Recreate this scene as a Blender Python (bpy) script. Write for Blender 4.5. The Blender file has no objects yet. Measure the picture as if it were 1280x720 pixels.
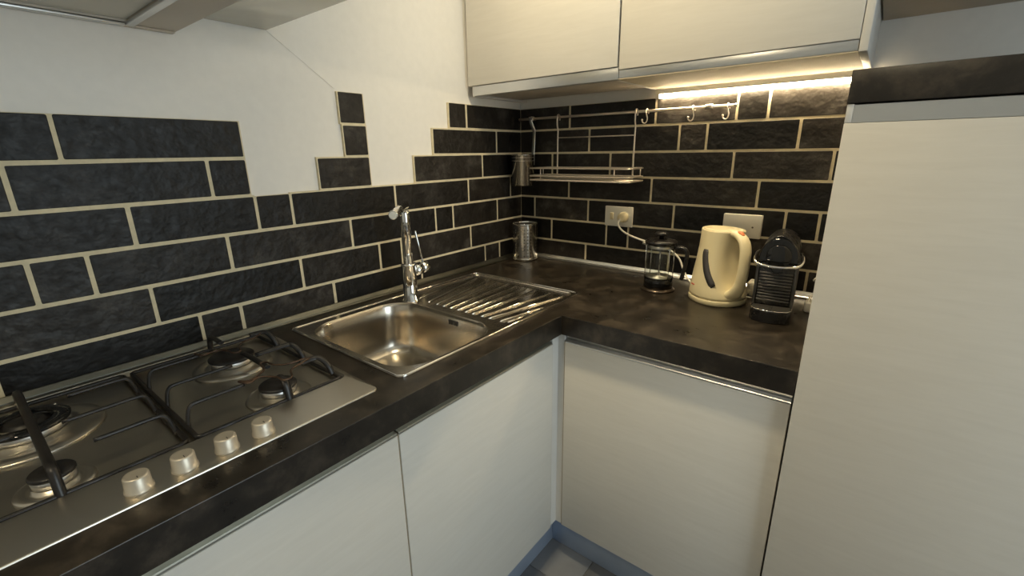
import bpy, bmesh, math, random
from mathutils import Vector, Matrix
random.seed(7)
R = math.radians
sc = bpy.context.scene
COL = sc.collection
H = 0.893                      # worktop height above the floor; shapes below are written with the worktop top at z = 0

# ------------------------------------------------------------------ camera
cam = bpy.data.cameras.new('camera')
camo = bpy.data.objects.new('camera', cam); COL.objects.link(camo)
yaw, pit, rol, fpx = -0.67114, -0.28905, -0.014786, 570.39
fwd = Vector((math.sin(yaw)*math.cos(pit), math.cos(yaw)*math.cos(pit), math.sin(pit)))
rgt = Vector((math.cos(yaw), -math.sin(yaw), 0)); up = rgt.cross(fwd)
r2 = math.cos(rol)*rgt + math.sin(rol)*up; u2 = -math.sin(rol)*rgt + math.cos(rol)*up
M = Matrix((r2, u2, -fwd)).transposed().to_4x4()
M.translation = Vector((1.25686, -1.65864, 0.45249 + H))
camo.matrix_world = M
cam.sensor_width = 36; cam.lens = fpx/1280*36; cam.clip_start = 0.02
sc.camera = camo

# ------------------------------------------------------------------ sky, lamps, exposure
sc.view_settings.view_transform = 'Standard'; sc.view_settings.look = 'None'
sc.view_settings.gamma = 1; sc.view_settings.use_curve_mapping = False
sc.view_settings.exposure = 0.18
w = bpy.data.worlds.new('sky'); sc.world = w; w.use_nodes = True
bg = w.node_tree.nodes['Background']; bg.inputs[0].default_value = (0.84, 0.93, 1.0, 1); bg.inputs[1].default_value = 5.6
WARM = (1.0, 0.83, 0.53)
CEIL = 2.60 - H
LAMPS = [((0.62, -0.90, CEIL), 80), ((0.72, -2.35, CEIL), 38), ((2.10, -1.60, CEIL), 3)]
AIM = [((0.64, -0.32, 0.78), 102), ((0.72, -1.9, 0.0), 140), ((2.10, -1.60, 0.0), 140)]
LED_STRENGTH = 66.0
def portal(loc, rot, sx, sy):
    l = bpy.data.lights.new('window_portal', 'AREA'); l.shape = 'RECTANGLE'; l.size = sx; l.size_y = sy
    l.cycles.is_portal = True
    o = bpy.data.objects.new('window_portal', l); o.location = loc; o.rotation_euler = rot; COL.objects.link(o)
for (p, e), (q, ang) in zip(LAMPS, AIM):
    l = bpy.data.lights.new('downlight_lamp', 'SPOT'); l.energy = e; l.color = WARM
    l.spot_size = R(ang); l.spot_blend = 1.0; l.shadow_soft_size = 0.05
    o = bpy.data.objects.new('downlight_lamp', l); o.location = (p[0], p[1], p[2]+H-0.02); COL.objects.link(o)
    o.rotation_euler = (Vector(q)-Vector((p[0], p[1], p[2]-0.02))).to_track_quat('-Z', 'Y').to_euler()

# ------------------------------------------------------------------ materials
def newmat(name):
    m = bpy.data.materials.new(name); m.use_nodes = True
    return m, m.node_tree.nodes, m.node_tree.links, m.node_tree.nodes['Principled BSDF']
def setp(b, **k):
    for a, v in k.items():
        b.inputs[a.replace('_', ' ')].default_value = v
def rgb(c): return (c[0], c[1], c[2], 1)
def coords(N, L, rnd=False, scale=(1, 1, 1)):
    tc = N.new('ShaderNodeTexCoord'); mp = N.new('ShaderNodeMapping'); mp.inputs['Scale'].default_value = scale
    L.new(tc.outputs['Object'], mp.inputs['Vector'])
    if rnd:
        oi = N.new('ShaderNodeObjectInfo'); mu = N.new('ShaderNodeMath'); mu.operation = 'MULTIPLY'; mu.inputs[1].default_value = 57.3
        L.new(oi.outputs['Random'], mu.inputs[0]); L.new(mu.outputs[0], mp.inputs['Location'])
        return mp.outputs[0], oi
    return mp.outputs[0]
def noise(N, L, vec, scale, detail=4, rough=0.55, dist=0.0):
    n = N.new('ShaderNodeTexNoise'); n.inputs['Scale'].default_value = scale; n.inputs['Detail'].default_value = detail
    n.inputs['Roughness'].default_value = rough; n.inputs['Distortion'].default_value = dist
    L.new(vec, n.inputs['Vector']); return n.outputs['Fac']
def ramp(N, L, fac, stops):
    r = N.new('ShaderNodeValToRGB')
    while len(r.color_ramp.elements) < len(stops): r.color_ramp.elements.new(0.5)
    for e, (p, c) in zip(r.color_ramp.elements, stops): e.position = p; e.color = rgb(c)
    L.new(fac, r.inputs[0]); return r.outputs[0]
def bump(N, L, b, fac, strength, dist=0.002):
    bp = N.new('ShaderNodeBump'); bp.inputs['Strength'].default_value = strength; bp.inputs['Distance'].default_value = dist
    L.new(fac, bp.inputs['Height']); L.new(bp.outputs[0], b.inputs['Normal']); return bp
def maprange(N, L, fac, a, b_):
    r = N.new('ShaderNodeMapRange'); r.inputs['From Min'].default_value = 0.3; r.inputs['From Max'].default_value = 0.7
    r.inputs['To Min'].default_value = a; r.inputs['To Max'].default_value = b_; L.new(fac, r.inputs[0]); return r.outputs[0]
def simple(name, c, rough=0.5, metal=0.0, var=0.0, scale=30, bmp=0.0, **k):
    m, N, L, b = newmat(name); setp(b, Base_Color=rgb(c), Roughness=rough, Metallic=metal, **k)
    v = coords(N, L); f = noise(N, L, v, scale)
    if var:
        L.new(ramp(N, L, f, [(0.3, tuple(x*(1-var) for x in c)), (0.7, tuple(min(1, x*(1+var)) for x in c))]), b.inputs['Base Color'])
    L.new(maprange(N, L, f, rough*0.9, min(1, rough*1.1)), b.inputs['Roughness'])
    if bmp: bump(N, L, b, f, bmp, 0.001)
    return m
MT = {}
MT['paint'] = simple('wall_paint', (0.80, 0.775, 0.73), 0.75, var=0.02, scale=40, bmp=0.06)
MT['ceiling'] = simple('ceiling_paint', (0.82, 0.81, 0.78), 0.8, var=0.01)
MT['grout'] = simple('cream_grout', (0.66, 0.58, 0.40), 0.9, var=0.08, scale=60, bmp=0.3)
def tilemat():
    m, N, L, b = newmat('black_brick_tile')
    v, oi = coords(N, L, True)
    f1 = noise(N, L, v, 13, 8, 0.7, 0.0); f2 = noise(N, L, v, 55, 6, 0.6)
    c1 = ramp(N, L, f1, [(0.36, (0.0055, 0.0042, 0.003)), (0.52, (0.010, 0.0082, 0.0065)), (0.72, (0.036, 0.032, 0.028))])
    r = N.new('ShaderNodeMapRange'); r.inputs['To Min'].default_value = 0.35; r.inputs['To Max'].default_value = 2.6
    pw = N.new('ShaderNodeMath'); pw.operation = 'POWER'; pw.inputs[1].default_value = 1.8; L.new(oi.outputs['Random'], pw.inputs[0]); L.new(pw.outputs[0], r.inputs[0])
    mx = N.new('ShaderNodeMix'); mx.data_type = 'RGBA'; mx.blend_type = 'MULTIPLY'; mx.inputs[0].default_value = 1
    L.new(c1, mx.inputs[6]); L.new(r.outputs[0], mx.inputs[7]); L.new(mx.outputs[2], b.inputs['Base Color'])
    L.new(maprange(N, L, f2, 0.42, 0.60), b.inputs['Roughness'])
    f3 = noise(N, L, v, 42, 2, 0.5, 0.0)
    b1 = bump(N, L, b, f3, 0.50, 0.0075)
    b2 = N.new('ShaderNodeBump'); b2.inputs['Strength'].default_value = 0.25; b2.inputs['Distance'].default_value = 0.001
    L.new(f2, b2.inputs['Height']); L.new(b2.outputs[0], b1.inputs['Normal'])
    setp(b, Specular_IOR_Level=0.36)
    return m
MT['tile'] = tilemat()
def countermat():
    m, N, L, b = newmat('dark_slate_laminate')
    v = coords(N, L); f = noise(N, L, v, 14, 9, 0.7, 0.2); f2 = noise(N, L, v, 90, 4)
    L.new(ramp(N, L, f, [(0.32, (0.009, 0.0068, 0.005)), (0.50, (0.020, 0.0155, 0.011)), (0.70, (0.062, 0.048, 0.034))]), b.inputs['Base Color'])
    L.new(maprange(N, L, f, 0.26, 0.36), b.inputs['Roughness']); bump(N, L, b, f2, 0.08, 0.001)
    return m
MT['counter'] = countermat()
def woodmat(name, vertical_axis_scale):
    m, N, L, b = newmat(name)
    v = coords(N, L, False, vertical_axis_scale); f = noise(N, L, v, 9, 6, 0.6, 0.6); f2 = noise(N, L, v, 60, 3)
    L.new(ramp(N, L, f, [(0.30, (0.645, 0.615, 0.555)), (0.55, (0.67, 0.64, 0.58)), (0.75, (0.69, 0.66, 0.60))]), b.inputs['Base Color'])
    L.new(maprange(N, L, f2, 0.38, 0.46), b.inputs['Roughness']); bump(N, L, b, f, 0.05, 0.001)
    return m
MT['wood'] = woodmat('whitewashed_wood', (1, 1, 9))
MT['glosswhite'] = simple('gloss_cream', (0.70, 0.69, 0.60), 0.16)
MT['carcass'] = simple('white_carcass', (0.66, 0.64, 0.60), 0.5, var=0.02)
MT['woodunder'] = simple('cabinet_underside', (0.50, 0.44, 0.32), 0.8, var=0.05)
def steelmat(name, c, rough, scale, b_=0.03):
    m, N, L, b = newmat(name); setp(b, Base_Color=rgb(c), Metallic=1.0)
    v = coords(N, L, False, (1, 1, 1)); f = noise(N, L, v, 5, 2)
    L.new(maprange(N, L, f, rough*0.96, rough*1.05), b.inputs['Roughness'])
    return m
MT['steel'] = steelmat('brushed_steel', (0.62, 0.58, 0.52), 0.20, (12, 1, 1))
MT['hobsteel'] = steelmat('hob_steel', (0.56, 0.52, 0.45), 0.30, (12, 1, 1))
MT['bowlsteel'] = steelmat('bowl_steel', (0.60, 0.55, 0.47), 0.22, (1, 1, 6))
MT['chrome'] = simple('chrome', (0.80, 0.79, 0.77), 0.07, 1.0)
MT['wire'] = simple('nickel_wire', (0.82, 0.73, 0.62), 0.36, 0.75)
MT['alu'] = steelmat('brushed_aluminium', (0.66, 0.66, 0.65), 0.30, (1, 1, 14))
MT['plinth'] = simple('plinth_alu_daylight_tint', (0.45, 0.53, 0.66), 0.42, 0.55, var=0.03)  # blue daylight falling on the plinth is partly tinted into the aluminium colour
MT['channel'] = simple('channel_aluminium', (0.40, 0.39, 0.34), 0.42, 1.0)
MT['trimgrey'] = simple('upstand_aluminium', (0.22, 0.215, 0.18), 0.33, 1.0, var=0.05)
MT['enamel'] = simple('black_enamel', (0.012, 0.010, 0.009), 0.38, var=0.4)
MT['burnwire'] = simple('burnt_wire', (0.09, 0.055, 0.035), 0.4, 0.6, var=0.4, scale=60)
MT['burnalu'] = simple('burner_aluminium', (0.70, 0.69, 0.67), 0.35, 1.0, var=0.1)
MT['knob'] = simple('knob_satin', (0.62, 0.56, 0.46), 0.42, 0.7, var=0.05)
MT['plastic'] = simple('white_plastic', (0.74, 0.71, 0.62), 0.35)
MT['cord'] = simple('white_cord', (0.74, 0.70, 0.62), 0.5)
MT['cream'] = simple('cream_plastic', (0.76, 0.66, 0.42), 0.32)
MT['gauge'] = simple('smoked_gauge', (0.07, 0.065, 0.065), 0.25)
MT['orange'] = simple('orange_plastic', (0.65, 0.18, 0.05), 0.35)
MT['red'] = simple('red_print', (0.6, 0.10, 0.07), 0.5)
MT['black'] = simple('black_plastic', (0.010, 0.009, 0.009), 0.28)
MT['gloss'] = simple('gloss_black', (0.008, 0.008, 0.008), 0.08)
MT['grey'] = simple('grey_aluminium', (0.085, 0.082, 0.078), 0.40, 0.8, var=0.08)
MT['tray'] = simple('tray_grille', (0.20, 0.19, 0.17), 0.35, 0.8)
MT['dark'] = simple('dark_gap', (0.03, 0.028, 0.025), 0.6)
MT['brassrim'] = simple('bronze_rim', (0.13, 0.10, 0.075), 0.3, 0.9)
MT['gap'] = simple('door_edge_band', (0.32, 0.25, 0.16), 0.5)
MT['filter'] = simple('hood_filter', (0.62, 0.60, 0.54), 0.5, 0.3, var=0.02, scale=20)
MT['beige'] = simple('beige_board', (0.40, 0.35, 0.27), 0.55, var=0.02)
MT['hood'] = simple('hood_painted_metal', (0.50, 0.45, 0.38), 0.42, 0.0, var=0.01, scale=8)
MT['floor'] = simple('grey_floor_tile', (0.125, 0.128, 0.135), 0.55, var=0.15, scale=9, bmp=0.05)
MT['floorgrout'] = simple('floor_grout', (0.16, 0.155, 0.15), 0.8)
def glassmat():
    m, N, L, b = newmat('clear_glass')
    tr = N.new('ShaderNodeBsdfTransparent'); tr.inputs[0].default_value = (0.93, 0.95, 0.94, 1)
    gl = N.new('ShaderNodeBsdfGlossy'); gl.inputs['Roughness'].default_value = 0.02
    lw = N.new('ShaderNodeLayerWeight'); lw.inputs['Blend'].default_value = 0.5
    pw = N.new('ShaderNodeMath'); pw.operation = 'POWER'; pw.inputs[1].default_value = 4; L.new(lw.outputs['Facing'], pw.inputs[0])
    fr = N.new('ShaderNodeMath'); fr.operation = 'MULTIPLY_ADD'; fr.inputs[1].default_value = 0.7; fr.inputs[2].default_value = 0.05; L.new(pw.outputs[0], fr.inputs[0])
    mx = N.new('ShaderNodeMixShader'); L.new(fr.outputs[0], mx.inputs[0]); L.new(tr.outputs[0], mx.inputs[1]); L.new(gl.outputs[0], mx.inputs[2])
    L.new(mx.outputs[0], N['Material Output'].inputs['Surface']); return m
MT['glass'] = glassmat()
def emis(name, c, s):
    m, N, L, b = newmat(name); setp(b, Base_Color=(0.9, 0.9, 0.9, 1), Emission_Color=rgb(c), Emission_Strength=s); return m
MT['led'] = emis('led_diffuser', (1.0, 0.80, 0.50), LED_STRENGTH)
MT['lamp'] = emis('lamp_lens', WARM, 30.0)
def meshmat():
    m = simple('plunger_mesh', (0.55, 0.52, 0.46), 0.35, 1.0); return m
MT['mesh'] = meshmat()

# ------------------------------------------------------------------ mesh builder
class MB:
    def __init__(s): s.bm = bmesh.new()
    def box(s, x0, x1, y0, y1, z0, z1, bev=0.0, seg=2):
        t = bmesh.new()
        bmesh.ops.create_cube(t, size=1)
        for v in t.verts:
            v.co = Vector((x0 if v.co.x < 0 else x1, y0 if v.co.y < 0 else y1, z0 if v.co.z < 0 else z1))
        if bev: bmesh.ops.bevel(t, geom=t.edges[:], offset=bev, segments=seg, profile=0.5, affect='EDGES')
        return s.join(t, bool(bev))
    def join(s, t, smooth=False, mat=None):
        if mat is not None: bmesh.ops.transform(t, matrix=mat, verts=t.verts[:])
        if smooth:
            for f in t.faces: f.smooth = True
        me = bpy.data.meshes.new('tmp'); t.to_mesh(me); t.free(); s.bm.from_mesh(me); bpy.data.meshes.remove(me)
        return s
    def rings(s, rings, closed=False, cap=(True, True), smooth=True):
        bm = s.bm; rv = [[bm.verts.new(Vector(p)) for p in r] for r in rings]; n = len(rv[0])
        prs = list(zip(rv[:-1], rv[1:])) + ([(rv[-1], rv[0])] if closed else [])
        for a, b in prs:
            for i in range(n):
                j = (i+1) % n
                try: f = bm.faces.new((a[i], a[j], b[j], b[i])); f.smooth = smooth
                except ValueError: pass
        if not closed:
            if cap[0]: bm.faces.new(list(reversed(rv[0])))
            if cap[1]: bm.faces.new(rv[-1])
        return s
    def lathe(s, prof, c=(0, 0, 0), n=32, axis='z', cap=(True, True)):
        out = []
        for (r, h) in prof:
            ring = []
            for i in range(n):
                a = 2*math.pi*i/n; p, q = r*math.cos(a), r*math.sin(a)
                if axis == 'z': ring.append((c[0]+p, c[1]+q, c[2]+h))
                elif axis == 'x': ring.append((c[0]+h, c[1]+p, c[2]+q))
                else: ring.append((c[0]+q, c[1]+h, c[2]+p))
            out.append(ring)
        return s.rings(out, cap=cap)
    def tube(s, pts, r, n=8, closed=False, flat=None, refup=None):
        pts = [Vector(p) for p in pts]; m = len(pts); rs = r if isinstance(r, (list, tuple)) else [r]*m
        rings = []; prev = None
        for i, p in enumerate(pts):
            if closed: t = pts[(i+1) % m]-pts[i-1]
            else: t = pts[min(i+1, m-1)]-pts[max(i-1, 0)]
            t.normalize()
            if prev is None:
                u = Vector(refup) if refup else (Vector((0, 0, 1)) if abs(t.z) < 0.9 else Vector((1, 0, 0)))
            else: u = prev
            u = (u - t*u.dot(t)).normalized(); prev = u; v = t.cross(u)
            fl = flat or (1, 1)
            rings.append([p + u*(rs[i]*fl[0]*math.cos(2*math.pi*k/n)) + v*(rs[i]*fl[1]*math.sin(2*math.pi*k/n)) for k in range(n)])
        return s.rings(rings, closed=closed)
    def plate(s, outer, holes, z0, z1, bev=0.0):
        """flat plate from 2-D outlines, holes left open"""
        t = bmesh.new(); eds = []
        for loop in [outer]+holes:
            vs = [t.verts.new((p[0], p[1], z1)) for p in loop]
            for i in range(len(vs)): eds.append(t.edges.new((vs[i], vs[(i+1) % len(vs)])))
        r = bmesh.ops.triangle_fill(t, use_beauty=True, use_dissolve=False, edges=eds, normal=(0, 0, 1))
        bmesh.ops.recalc_face_normals(t, faces=t.faces[:])
        if t.faces and sum(f.normal.z*f.calc_area() for f in t.faces) < 0: bmesh.ops.reverse_faces(t, faces=t.faces[:])
        top = t.faces[:]
        be = [e for e in t.edges if len(e.link_faces) == 1]
        ext = bmesh.ops.extrude_edge_only(t, edges=be)
        for g in ext['geom']:
            if isinstance(g, bmesh.types.BMVert): g.co.z = z0
        bmesh.ops.recalc_face_normals(t, faces=t.faces[:])
        if sum(f.normal.z*f.calc_area() for f in top) < 0: bmesh.ops.reverse_faces(t, faces=t.faces[:])
        if bev: bmesh.ops.bevel(t, geom=[e for e in be if e.is_valid], offset=bev, segments=2, profile=0.5, affect='EDGES')
        return s.join(t)
    def prism(s, poly, axis, a0, a1, bev=0.0):
        t = bmesh.new()
        def P(p, a): return {'x': (a, p[0], p[1]), 'y': (p[0], a, p[1]), 'z': (p[0], p[1], a)}[axis]
        A = [t.verts.new(P(p, a0)) for p in poly]; B = [t.verts.new(P(p, a1)) for p in poly]; n = len(poly)
        t.faces.new(A); t.faces.new(B)
        for i in range(n): t.faces.new((A[i], A[(i+1) % n], B[(i+1) % n], B[i]))
        bmesh.ops.recalc_face_normals(t, faces=t.faces[:])
        if bev: bmesh.ops.bevel(t, geom=t.edges[:], offset=bev, segments=2, profile=0.5, affect='EDGES')
        return s.join(t)
    def move(s, m): bmesh.ops.transform(s.bm, matrix=m, verts=s.bm.verts[:]); return s

def rrect(x0, x1, y0, y1, r, n=6):
    out = []
    for cx, cy, a in ((x1-r, y1-r, 0), (x0+r, y1-r, 90), (x0+r, y0+r, 180), (x1-r, y0+r, 270)):
        for i in range(n+1):
            t = R(a+90*i/n); out.append((cx+r*math.cos(t), cy+r*math.sin(t)))
    return out
def spline(pts, k=6):
    P = [Vector(p) for p in pts]; out = []
    for i in range(len(P)-1):
        a, b, c, d = P[max(i-1, 0)], P[i], P[i+1], P[min(i+2, len(P)-1)]
        for j in range(k):
            t = j/k
            out.append(0.5*((2*b)+(c-a)*t+(2*a-5*b+4*c-d)*t*t+(3*b-a-3*c+d)*t**3))
    out.append(P[-1]); return out

ORG = {}
def finish(mb, name, mat, origin):
    bm = mb.bm; bmesh.ops.recalc_face_normals(bm, faces=bm.faces[:])
    bmesh.ops.translate(bm, vec=-Vector(origin), verts=bm.verts[:])
    me = bpy.data.meshes.new(name); bm.to_mesh(me); bm.free()
    me.materials.append(MT[mat]); return me
def label(o, lab=None, cat=None, group=None, kind=None):
    if lab: o['label'] = lab
    if cat: o['category'] = cat
    if group: o['group'] = group
    if kind: o['kind'] = kind
    return o
def single(name, mb, mat, lab=None, cat=None, group=None, kind=None, origin=(0, 0, 0)):
    o = bpy.data.objects.new(name, finish(mb, name, mat, origin)); COL.objects.link(o)
    o.location = (origin[0], origin[1], origin[2]+H); ORG[o.name] = Vector(origin)
    return label(o, lab, cat, group, kind)
def thing(name, loc, lab, cat, group=None, kind=None):
    o = bpy.data.objects.new(name, None); COL.objects.link(o); o.empty_display_size = 0.05
    o.location = (loc[0], loc[1], loc[2]+H); ORG[o.name] = Vector(loc)
    return label(o, lab, cat, group, kind)
def part(name, mb, mat, parent, lab=None, rz=None):
    og = ORG[parent.name]
    o = bpy.data.objects.new(name, finish(mb, name, mat, og)); COL.objects.link(o); o.parent = parent
    ORG[o.name] = og
    if lab: o['label'] = lab
    return o

# ------------------------------------------------------------------ the room
RX, RY = 3.10, -3.30
fl = single('floor', MB().box(-0.1, RX+0.1, RY-0.1, 0.1, -H-0.05, -H-0.004), 'floorgrout', kind='structure', origin=(0, 0, -H))
FT = 0.6
ty = [-0.675+FT*k for k in range(-5, 2)]; tx = [0.10+FT*k for k in range(0, 6)]
tme = None
for yy in ty:
    for xx in tx:
        x1, y1, y0 = min(xx+FT, RX), min(yy+FT, 0), max(yy, RY)
        if y1-y0 < 0.05: continue
        part('floor_tile', MB().box(xx+0.0015, x1-0.0015, y0+0.0015, y1-0.0015, -H-0.006, -H, 0.0008, 1), 'floor', fl)
wl = single('wall_left', MB().box(-0.1, 0, RY-0.1, 0.1, -H, CEIL), 'paint', kind='structure')
wb = single('wall_back', MB().box(0, RX+0.1, 0, 0.1, -H, CEIL), 'paint', kind='structure')
single('ceiling', MB().box(-0.1, RX+0.1, RY-0.1, 0.1, CEIL, CEIL+0.08), 'ceiling', kind='structure')
single('wall_front', MB().box(0, RX+0.1, RY-0.1, RY, -H, CEIL), 'paint', kind='structure')
# wall on the photographer's right, with the window that gives the daylight
wy0, wy1, wz0, wz1 = -1.80, -0.66, -0.45, 1.35
m = MB()
m.box(RX, RX+0.1, RY, wy0, -H, CEIL); m.box(RX, RX+0.1, wy1, 0, -H, CEIL)
m.box(RX, RX+0.1, wy0, wy1, -H, wz0); m.box(RX, RX+0.1, wy0, wy1, wz1, CEIL)
single('wall_right', m, 'paint', kind='structure')
wn = thing('window_1', (RX, (wy0+wy1)/2, wz0), 'white framed window with two panes', 'window', kind='structure')
m = MB(); wm = (wy0+wy1)/2
for a, b in ((wy0, wy0+0.05), (wm-0.025, wm+0.025), (wy1-0.05, wy1)): m.box(RX+0.03, RX+0.08, a, b, wz0, wz1, 0.003)
for a, b in ((wz0, wz0+0.05), (wz1-0.05, wz1)): m.box(RX+0.03, RX+0.08, wy0, wy1, a, b, 0.003)
part('window_frame', m, 'carcass', wn)
for a, b in ((wy0+0.05, wm-0.025), (wm+0.025, wy1-0.05)): part('window_pane', MB().box(RX+0.054, RX+0.058, a, b, wz0+0.05, wz1-0.05), 'glass', wn)
portal((RX+0.02, wm, (wz0+wz1)/2+H), (0, R(90), 0), wz1-wz0-0.1, wy1-wy0-0.1)
for (p, e) in LAMPS:
    t = thing('ceiling_downlight', (p[0], p[1], CEIL), 'round recessed ceiling downlight ' + {0.62: 'above the sink drainer', 0.72: 'behind the photographer', 2.10: 'in front of the tall cabinet'}[p[0]], 'downlight', 'ceiling downlights')
    part('trim_ring', MB().lathe([(0.045, 0), (0.045, -0.004), (0.036, -0.007), (0.033, 0)], (p[0], p[1], CEIL), 28), 'chrome', t)
    part('lens', MB().lathe([(0.033, -0.0005), (0.033, -0.004)], (p[0], p[1], CEIL), 28), 'lamp', t)

# ------------------------------------------------------------------ brick tiles on the two walls
J = lambda k: 0.0858 + (k-1)*0.09037
ROWL = {7: [(0.783, 0.871), (0.345, 0.436), (0, 0.345)],
        6: [(1.826, 2.0), (1.478, 1.826), (1.142, 1.478), (0.782, 0.866), (0.174, 0.519), (0, 0.174)],
        5: [(1.909, 2.0), (1.561, 1.909), (1.230, 1.561), (1.142, 1.230), (0.782, 0.957), (0.264, 0.610), (0, 0.264)],
        4: [(1.745, 2.0), (1.397, 1.745), (1.137, 1.397), (1.045, 1.137), (0.698, 1.045), (0.349, 0.698), (0.088, 0.349), (0, 0.088)],
        3: [(1.830, 2.0), (1.569, 1.830), (1.482, 1.569), (1.218, 1.482), (0.873, 1.218), (0.527, 0.873), (0.438, 0.527), (0.179, 0.438), (0, 0.179)],
        2: [(1.740, 2.0), (1.392, 1.740), (1.044, 1.392), (0.779, 1.044), (0.690, 0.779), (0.346, 0.690), (0, 0.346)],
        1: [(1.655, 2.0), (1.311, 1.655), (1.218, 1.311), (0.954, 1.218), (0.609, 0.954), (0.264, 0.609), (0.170, 0.264), (0, 0.170)]}
ROWK = {7: [(0, 0.251), (0.251, 0.601), (0.601, 0.864), (0.864, 0.953), (0.953, 1.187)],
        6: [(0, 0.341), (0.341, 0.689), (0.689, 0.780), (0.780, 1.044), (1.044, 1.187)],
        5: [(0, 0.171), (0.171, 0.434), (0.434, 0.527), (0.527, 0.871), (0.871, 1.139), (1.139, 1.187)],
        4: [(0, 0.254), (0.254, 0.603), (0.603, 0.955), (0.955, 1.187)],
        3: [(0, 0.082), (0.082, 0.346), (0.346, 0.692), (0.692, 1.042), (1.042, 1.132), (1.132, 1.187)],
        2: [(0, 0.171), (0.171, 0.431), (0.431, 0.523), (0.523, 0.871), (0.871, 1.187)],
        1: [(0, 0.340), (0.340, 0.688), (0.688, 1.036), (1.036, 1.125), (1.125, 1.187)]}
G, TT, GT = 0.0036, 0.0095, 0.0088       # half joint, tile thickness, grout thickness
def tile_mesh(w_, h_):
    t = bmesh.new(); bmesh.ops.create_cube(t, size=1)
    for v in t.verts: v.co = Vector((v.co.x*w_, v.co.y*TT, v.co.z*h_))
    vert = [e for e in t.edges if abs((e.verts[0].co-e.verts[1].co).normalized().y) > 0.9]
    bmesh.ops.bevel(t, geom=vert, offset=0.003, segments=2, profile=0.5, affect='EDGES')
    fr = [e for e in t.edges if all(v.co.y < -TT*0.49 for v in e.verts)]
    bmesh.ops.bevel(t, geom=fr, offset=0.0016, segments=2, profile=0.5, affect='EDGES')
    me = bpy.data.meshes.new('tile'); t.to_mesh(me); t.free(); me.materials.append(MT['tile']); return me
TCACHE = {}
def add_tiles(rows, wall, left):
    g = MB()
    for k, spans in rows.items():
        z0, z1 = (0.004 if k == 1 else J(k-1)), J(k)
        for (a, b) in spans:
            lo = a + (G if a > 0 else (0.011 if left else 0.0012)); hi = b - (0 if (not left and b > 1.18) else G)
            zz0 = z0 + (0 if k == 1 else G); zz1 = z1 - G
            key = (round(hi-lo, 3), round(zz1-zz0, 3))
            if key not in TCACHE: TCACHE[key] = tile_mesh(*key)
            o = bpy.data.objects.new('tile', TCACHE[key]); COL.objects.link(o); o.parent = wall
            pr = TT/2 + random.uniform(-0.0004, 0.0008)
            if left: o.location = (pr, -(lo+hi)/2, (zz0+zz1)/2); o.rotation_euler = (0, random.uniform(-.004, .004), R(90)+random.uniform(-.002, .002))
            else: o.location = ((lo+hi)/2, -pr, (zz0+zz1)/2); o.rotation_euler = (random.uniform(-.004, .004), 0, random.uniform(-.002, .002))
            near = lambda rr, u: any(p-0.001 <= u <= q+0.001 for p, q in rows.get(rr, []))
            free_hi = not any(abs(p-b) < 0.002 for p, q in spans); free_lo = a > 0 and not any(abs(q-a) < 0.002 for p, q in spans)
            a2 = a + (G-0.0022 if free_lo else 0); b2 = b - (G-0.0030 if (left and free_hi) else 0)
            z2 = z0; z3 = z1
            if not any(p < b-0.004 and q > a+0.004 for p, q in rows.get(k+1, [])): z3 = z1-G+0.0004
            if left: g.box(0.0002, GT, -b2, -a2, z2, z3)
            else: g.box(a2, min(b2, 1.187), -GT, -0.0002, z2, z3)
    part('grout', g, 'grout', wall)
add_tiles(ROWL, wl, True); add_tiles(ROWK, wb, False)

# ------------------------------------------------------------------ base cabinets, worktop
FX, FY, TH = 0.600, -0.603, 0.058            # front edges of the worktop, its thickness
DT, DB = -0.090, -0.754                       # door top and bottom
def shell(x0, x1, y0, y1, z0, z1, open_side, t=0.016):
    m = MB(); m.box(x0, x1, y0, y1, z0, z0+t)
    if open_side == 'x':
        m.box(x0, x0+t, y0, y1, z0+t, z1); m.box(x0+t, x1, y0, y0+t, z0+t, z1); m.box(x0+t, x1, y1-t, y1, z0+t, z1)
    else:
        m.box(x0, x1, y1-t, y1, z0+t, z1); m.box(x0, x0+t, y0, y1-t, z0+t, z1); m.box(x1-t, x1, y0, y1-t, z0+t, z1)
    return m
def gola(poly_ax, a0, a1, front, s):
    """aluminium grip channel under the worktop: an inclined face and a small lip above the door"""
    f = front
    poly = [(f-0.032*s, -TH), (f-0.004*s, -TH), (f-0.003*s, -TH-0.005), (f-0.010*s, -TH-0.013), (f-0.014*s, DT+0.0075), (f-0.003*s, DT+0.0055), (f-0.0015*s, DT+0.0035), (f-0.0015*s, DT+0.0005), (f-0.032*s, DT+0.0005)]
    return MB().prism(poly, poly_ax, a0, a1)
cabs = [(-1.780, -1.182, 'whitewashed base cabinet under the gas hob', True), (-1.1785, -0.617, 'whitewashed base cabinet under the sink, beside the corner filler', True)]
for (y0, y1, lab, _) in cabs:
    t = thing('base_cabinet', (0.30, (y0+y1)/2, -H), lab, 'cabinet')
    part('body', shell(0.014, 0.560, y0+0.001, y1-0.001, DB+0.002, -TH-0.001, 'x'), 'carcass', t)
    part('door', MB().box(0.561, 0.580, y0, y1, DB, DT, 0.0012), 'wood', t)
    g = gola('y', y0, y1, 0.580, 1); part('grip_channel', g, 'channel', t)
    part('edge_band', MB().box(0.5605, 0.5775, y1+0.0002, y1+0.0032, DB, DT), 'gap', t, 'tan edge band')
t = thing('base_cabinet', (0.89, -0.30, -H), 'whitewashed base cabinet below the coffee machine, next to the tall unit', 'cabinet')
part('body', shell(0.602, 1.182, -0.565, -0.014, DB+0.002, -TH-0.001, 'y'), 'carcass', t)
part('door', MB().box(0.6015, 1.1825, -0.585, -0.566, DB, DT, 0.0012), 'wood', t)
part('grip_channel', gola('x', 0.6015, 1.1825, -0.585, -1), 'alu', t)
part('edge_band', MB().box(0.5985, 0.6012, -0.5825, -0.566, DB, DT), 'gap', t, 'tan edge band')
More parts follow.
